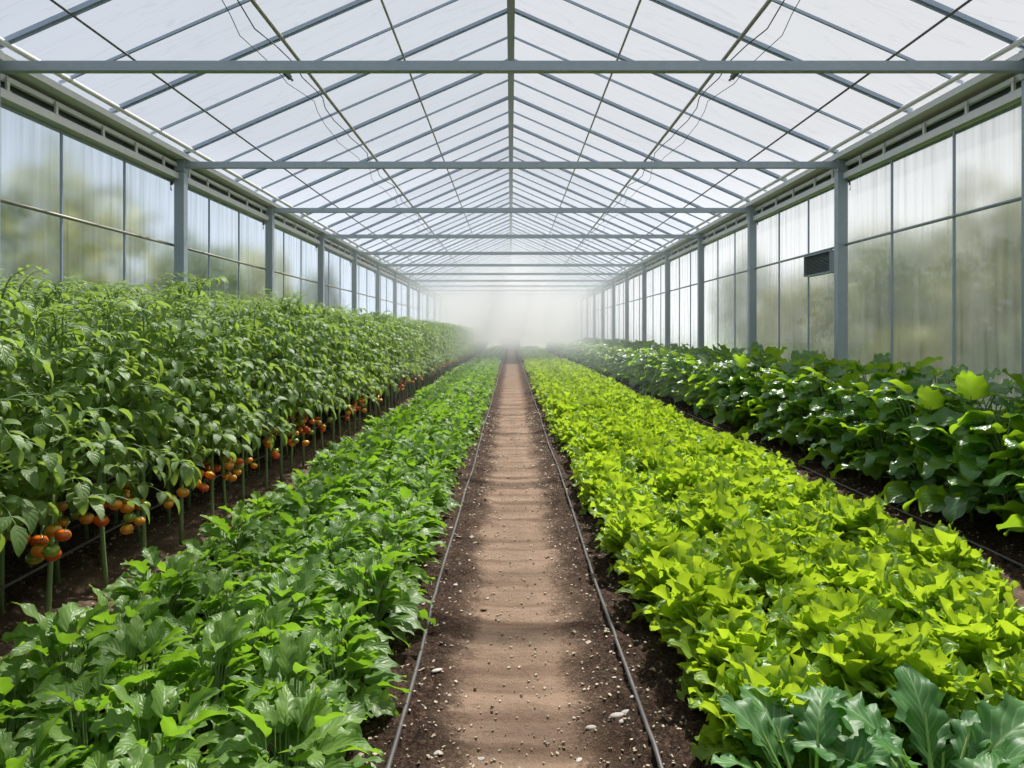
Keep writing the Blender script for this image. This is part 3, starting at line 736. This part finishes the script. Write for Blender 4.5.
# --- right wall: broad-leaved crop, two rows
broad_far = []
for ri, (x, rp) in enumerate(((3.88, 'in the row beside the furrow'), (4.30, 'in the row against the glass'))):
    y = 4.35 + .2 * ri; k = 0
    while y < 74:
        k += 1
        px = x + RNG.uniform(-.05, .05); py = y + RNG.uniform(-.07, .07); s = RNG.uniform(.98, 1.12)
        if k > 84: broad_far.append((px, py, RNG.random() * 6.28, s, RNG.randrange(3))); y += .50; continue
        lab = f'broad-leaved green plant {rp}, {ordn(k)} from the front' if k < 90 else f'broad-leaved green plant {rp}, far back in the mist'
        place(BROAD[RNG.randrange(5)], 'broad_leaved_plant', 'stalks', px, py, float(ground(px, py)) - .005, RNG.random() * 6.28, (s * (.92 if ri else 1), s * 1.02, s * (1.04 if ri == 0 else 1.18)), lab, 'leafy plant', 'broad-leaved crop at the right wall', py < 12, .05)
        y += .50

merged('broad_leaved_foliage', [(a, None) for a, b in variants(broad_plant, 3, 330, lod=0)], broad_far, ['broad', 'stem'], 'mass of broad-leaved plants at the misty far end of the right wall', 'leafy plants')

# --- left: tomatoes, five rows
def tomato_fruit(mb, c, r, lod=1, rg=RNG):
    mb.ball(c, r, r, r * .82, 14 if lod else 7, 9 if lod else 5, 0, .16, 5 if lod else 0, rg.random() * 6)
FM = {}
for kname, mt in (('red', 'tomato_red'), ('orange', 'tomato_orange'), ('green', 'tomato_green')):
    g = MB(); tomato_fruit(g, (0, 0, 0), .038); FM[kname] = g.mesh('tomato_' + kname, [mt])
g = MB()
for k in range(5): leaf(g, np.array([0, 0, .026]), k * 2 * pi / 5, .032, .011, .35, -.7, 4, 2, 'lance', .2)
g.tube([(0, 0, .024), (.003, 0, .045), (.010, 0, .07)], .0028, .002, 5)
CAL = g.mesh('calyx', ['calyx'])
g = MB()
for (x_, y_, z_) in ((0, 0, 0), (.05, .02, .02), (-.04, .04, -.02), (.01, -.05, .03)): g.ball((x_, y_, z_), .036, .036, .031, 10, 6)
CLUSTER = {'red': None}
rowsT = [(-2.48, 'in the row facing the bed'), (-2.86, 'in the second row behind the hose'), (-3.30, 'in the middle row'), (-3.75, 'in the fourth row'), (-4.20, 'in the row against the left glass')]
front_y = [2.55, 3.0, 3.5, 4.01, 4.58, 5.06, 5.66, 6.17, 6.56, 6.98, 7.55, 8.05]
far_spots = []
frx = random.Random(77)
for ri, (x, rp) in enumerate(rowsT):
    yl = list(front_y) if ri == 0 else [2.75 + .1 * ri]
    while yl[-1] < 76: yl.append(yl[-1] + .475)
    lim = (90, 80, 44, 43, 43)[ri]
    for k, y in enumerate(yl, 1):
        px = x + (RNG.uniform(-.03, .03)); py = y + (0 if ri == 0 and k < 12 else RNG.uniform(-.05, .05))
        s = RNG.uniform(.97, 1.05); sz = s * (1.04, 1.06, 1.07, 1.09, 1.11)[ri] * RNG.uniform(.93, 1.06)
        if k > lim: far_spots.append((px, py, RNG.random() * 6.28, sz, RNG.randrange(3))); continue
        lab = f'leafy tomato plant {rp}, {ordn(k)} from the front'
        near = py < 9.5 and ri < 2
        rz = RNG.random() * 6.28
        ms = TOM[RNG.randrange(6)]
        fruits = []
        if ri < 2:
            nf = frx.choice([3, 4, 5, 6]) if py < 10 else frx.choice([1, 2, 3, 4])
            ctr = frx.uniform(-1.5, .0)
            for q in range(nf):
                aa = ctr + frx.uniform(-.5, .5); R = frx.uniform(.12, .27); fruits.append((cos(aa) * R, sin(aa) * R, frx.uniform(.40, .58), frx.uniform(.8, 1.15), frx.choice(['red', 'red', 'orange', 'orange', 'orange', 'green'])))
            if ri == 0 and k in (3, 4, 5, 6, 8): fruits += [(.02 - .07 * j_, -.10 - .03 * (j_ % 2), .50 + .02 * (j_ % 3) - (py - 4) * .02, 1.15 - .06 * j_, ('red', 'orange', 'green', 'orange')[j_]) for j_ in range(3 + k % 2)]
        if near or fruits:
            e = empty('tomato_plant', (px, py, float(ground(px, py)) - .01)); tag(e, lab, 'tomato plant', 'tomato plants of the left crop')
            fo = obj('foliage', ms[0], e); fo.rotation_euler = (0, 0, rz); fo.scale = (s, s, sz)
            st = obj('stem', ms[1], e); st.rotation_euler = (0, 0, rz); st.scale = (s, s, sz)
            for fx, fy, fz, fs, fc in fruits:
                t = obj('tomato', FM[fc], e, (fx, fy, fz)); t.scale = (fs, fs, fs); t.rotation_euler = (frx.uniform(-.3, .3), frx.uniform(-.3, .3), frx.random() * 6)
                tag(t, {'red': 'ripe red tomato', 'orange': 'half-ripe orange tomato', 'green': 'unripe yellow-green tomato'}[fc])
                if py < 7: obj('calyx', CAL, t)
        else:
            o = obj('tomato_plant', ms[2], None, (px, py, float(ground(px, py)) - .01)); o.rotation_euler = (0, 0, rz); o.scale = (s, s, sz)
            tag(o, lab, 'tomato plant', 'tomato plants of the left crop')
merged('tomato_foliage', variants(tomato_plant, 3, 530, lod=0), far_spots, ['tomato_leaf', 'tomato_stem'], 'mass of tomato plants at the misty far end of the left crop', 'tomato plants')

# ------------------------------------------------------------------ chips and stones on the soil
g = MB(); R_ = np.random.RandomState(3); n = 11000
yy = 1.9 + 14 * R_.rand(n) ** 2.0
which = R_.rand(n)
xx = np.where(which < .40, R_.uniform(-.62, .72, n), np.where(which < .75, R_.uniform(-3.3, -1.95, n), R_.uniform(2.65, 3.75, n)))
keep = ~((np.abs(xx - .035) < .26) & (R_.rand(n) < .55)); xx, yy = xx[keep], yy[keep]
zz = ground(xx, yy)
for x, y, z in zip(xx, yy, zz):
    l_ = R_.uniform(.0015, .0060) * (2.2 if R_.rand() < .04 else 1) * (1 + .14 * y); w_ = l_ * R_.uniform(.4, .9); h_ = R_.uniform(.0015, .004)
    a = R_.rand() * 6.28; tx, ty = R_.uniform(-.4, .4, 2)
    c_, s_ = cos(a), sin(a)
    V = []
    for q in (-1, 1):
        for (u_, v_) in ((-1, -.6), (.7, -1), (1, .7), (-.6, 1)):
            X1 = u_ * l_; Y1 = v_ * w_; V.append((x + X1 * c_ - Y1 * s_, y + X1 * s_ + Y1 * c_, z + .004 + q * h_ + tx * X1 + ty * Y1))
    g.add(V, [(3, 2, 1, 0), (4, 5, 6, 7), (0, 1, 5, 4), (1, 2, 6, 5), (2, 3, 7, 6), (3, 0, 4, 7)])
tag(obj('soil_litter', g.mesh('litter', ['chip'], smooth=False)), 'pale wood chips and grit scattered over the brown soil', 'wood chips', kind='stuff')

stones = [(617, 718, .034, 'larger flat pale stone left of the right hose, beside two others'), (626, 712, .026, 'flat pale stone leaning on the larger one near the right hose'), (622, 723, .020, 'small flat stone just below the larger pale one'),
          (591, 725, .024, 'oval pale stone on the right rim of the path'), (579, 750, .020, 'pale stone on the path rim near the bottom edge'), (614, 676, .020, 'grey stone beside the right hose above the flat stones'),
          (343, 0, 0, ''), (455, 583, .030, 'pale flake beside the left hose'), (437, 672, .030, 'pale flat flake right of the left hose'), (481, 750, .018, 'small pale stone on the path near the bottom edge'), (437, 748, .020, 'pale stone at the left rim of the path near the bottom'),
          (633, 699, .018, 'small tan stone just left of the right hose')]
for px, py, r, lab in stones:
    if not r: continue
    Z = 1.6 * 750 / (py - 333); x = (px - 511) / 750 * Z
    g = MB(); g.ball((0, 0, 0), r, r * .5, r * .22, 12, 6)
    o = obj('flat_stone', g.mesh('flat_stone', ['stone'])); o.location = (x, Z, float(ground(x, Z)) + r * .15); o.rotation_euler = (RNG.uniform(0, .35), 0, RNG.uniform(-.2, 1.2))
    tag(o, lab, 'stone', 'flat stones on the soil')

# ------------------------------------------------------------------ trees outside the frosted walls
def tree(x, y, h, r, yellow, label, seed):
    rg = np.random.RandomState(seed); e = empty('tree', (x, y, -.05)); tag(e, label, 'tree', 'trees outside the walls')
    g = MB(); g.tube([(0, 0, 0), (.05, .02, h * .35), (-.05, .05, h * .8)], .11, .03, 8)
    for k in range(6):
        a = k * 1.05 + rg.rand(); z = h * (.3 + .08 * k); g.tube([(0, 0, z), (cos(a) * r * .4, sin(a) * r * .4, z + h * .10), (cos(a) * r * .75, sin(a) * r * .75, z + h * .16)], .04, .01, 5)
    obj('trunk', g.mesh('trunk', ['bark']), e)
    n = 1500; c = rg.normal(size=(n, 3)); c /= np.linalg.norm(c, axis=1)[:, None]; c *= (rg.rand(n, 1) ** .33)
    lump = 1 + .25 * np.sin(c[:, :1] * 5 + seed) * np.cos(c[:, 1:2] * 4)
    c = c * lump * np.array([r, r, h * .42]) + np.array([0, 0, h * .56])
    s = .13; a = rg.normal(size=(n, 3)); a /= np.linalg.norm(a, axis=1)[:, None]; b = np.cross(a, rg.normal(size=(n, 3))); b /= np.linalg.norm(b, axis=1)[:, None]
    V = np.stack([c - a * s, c - b * s * .6, c + a * s, c + b * s * .6], 1).reshape(-1, 3)
    g = MB(); g.add(V, np.arange(4 * n).reshape(-1, 4)); obj('crown', g.mesh('crown', ['tree_leaf_yellow' if yellow else 'tree_leaf']), e)
k = 0
for (x, y, h, r, yel, w) in ((8.2, 9.0, 4.6, 1.7, 0, 'nearest'), (8.6, 11.8, 6.2, 1.5, 1, 'tall'), (8.8, 15.0, 5.6, 1.7, 0, ''), (8.3, 18.2, 4.6, 1.6, 1, ''), (9.2, 22.0, 6.0, 2.0, 0, ''), (11.8, 13.0, 6.8, 2.2, 0, ''), (12.4, 18.5, 6.4, 2.2, 1, ''), (7.8, 13.3, 2.6, 1.3, 1, ''), (7.6, 16.4, 2.4, 1.2, 0, ''), (7.7, 10.4, 2.8, 1.2, 0, '')):
    k += 1; x += 1.6; h *= .68; tree(x, y, h, r, yel, f'blurred {"yellow-green" if yel else "green"} tree outside the right wall beyond frosted glass, {ORD[k]} along', 40 + k)
for i, (x, y, h, r, yel) in enumerate(((-9.5, 9.5, 4.2, 1.7, 0), (-10, 13.0, 4.8, 1.8, 1), (-9.4, 16.5, 3.9, 1.5, 0), (-10.2, 20.5, 4.2, 1.8, 1), (-10, 25.5, 4.0, 1.8, 0), (-8.2, 11.2, 2.4, 1.2, 0), (-8.2, 14.6, 2.2, 1.2, 1)), 1):
    tree(x, y, h, r, yel, f'blurred {"yellow-green" if yel else "green"} tree outside the left wall beyond frosted glass, {ORD[i]} along', 70 + i)
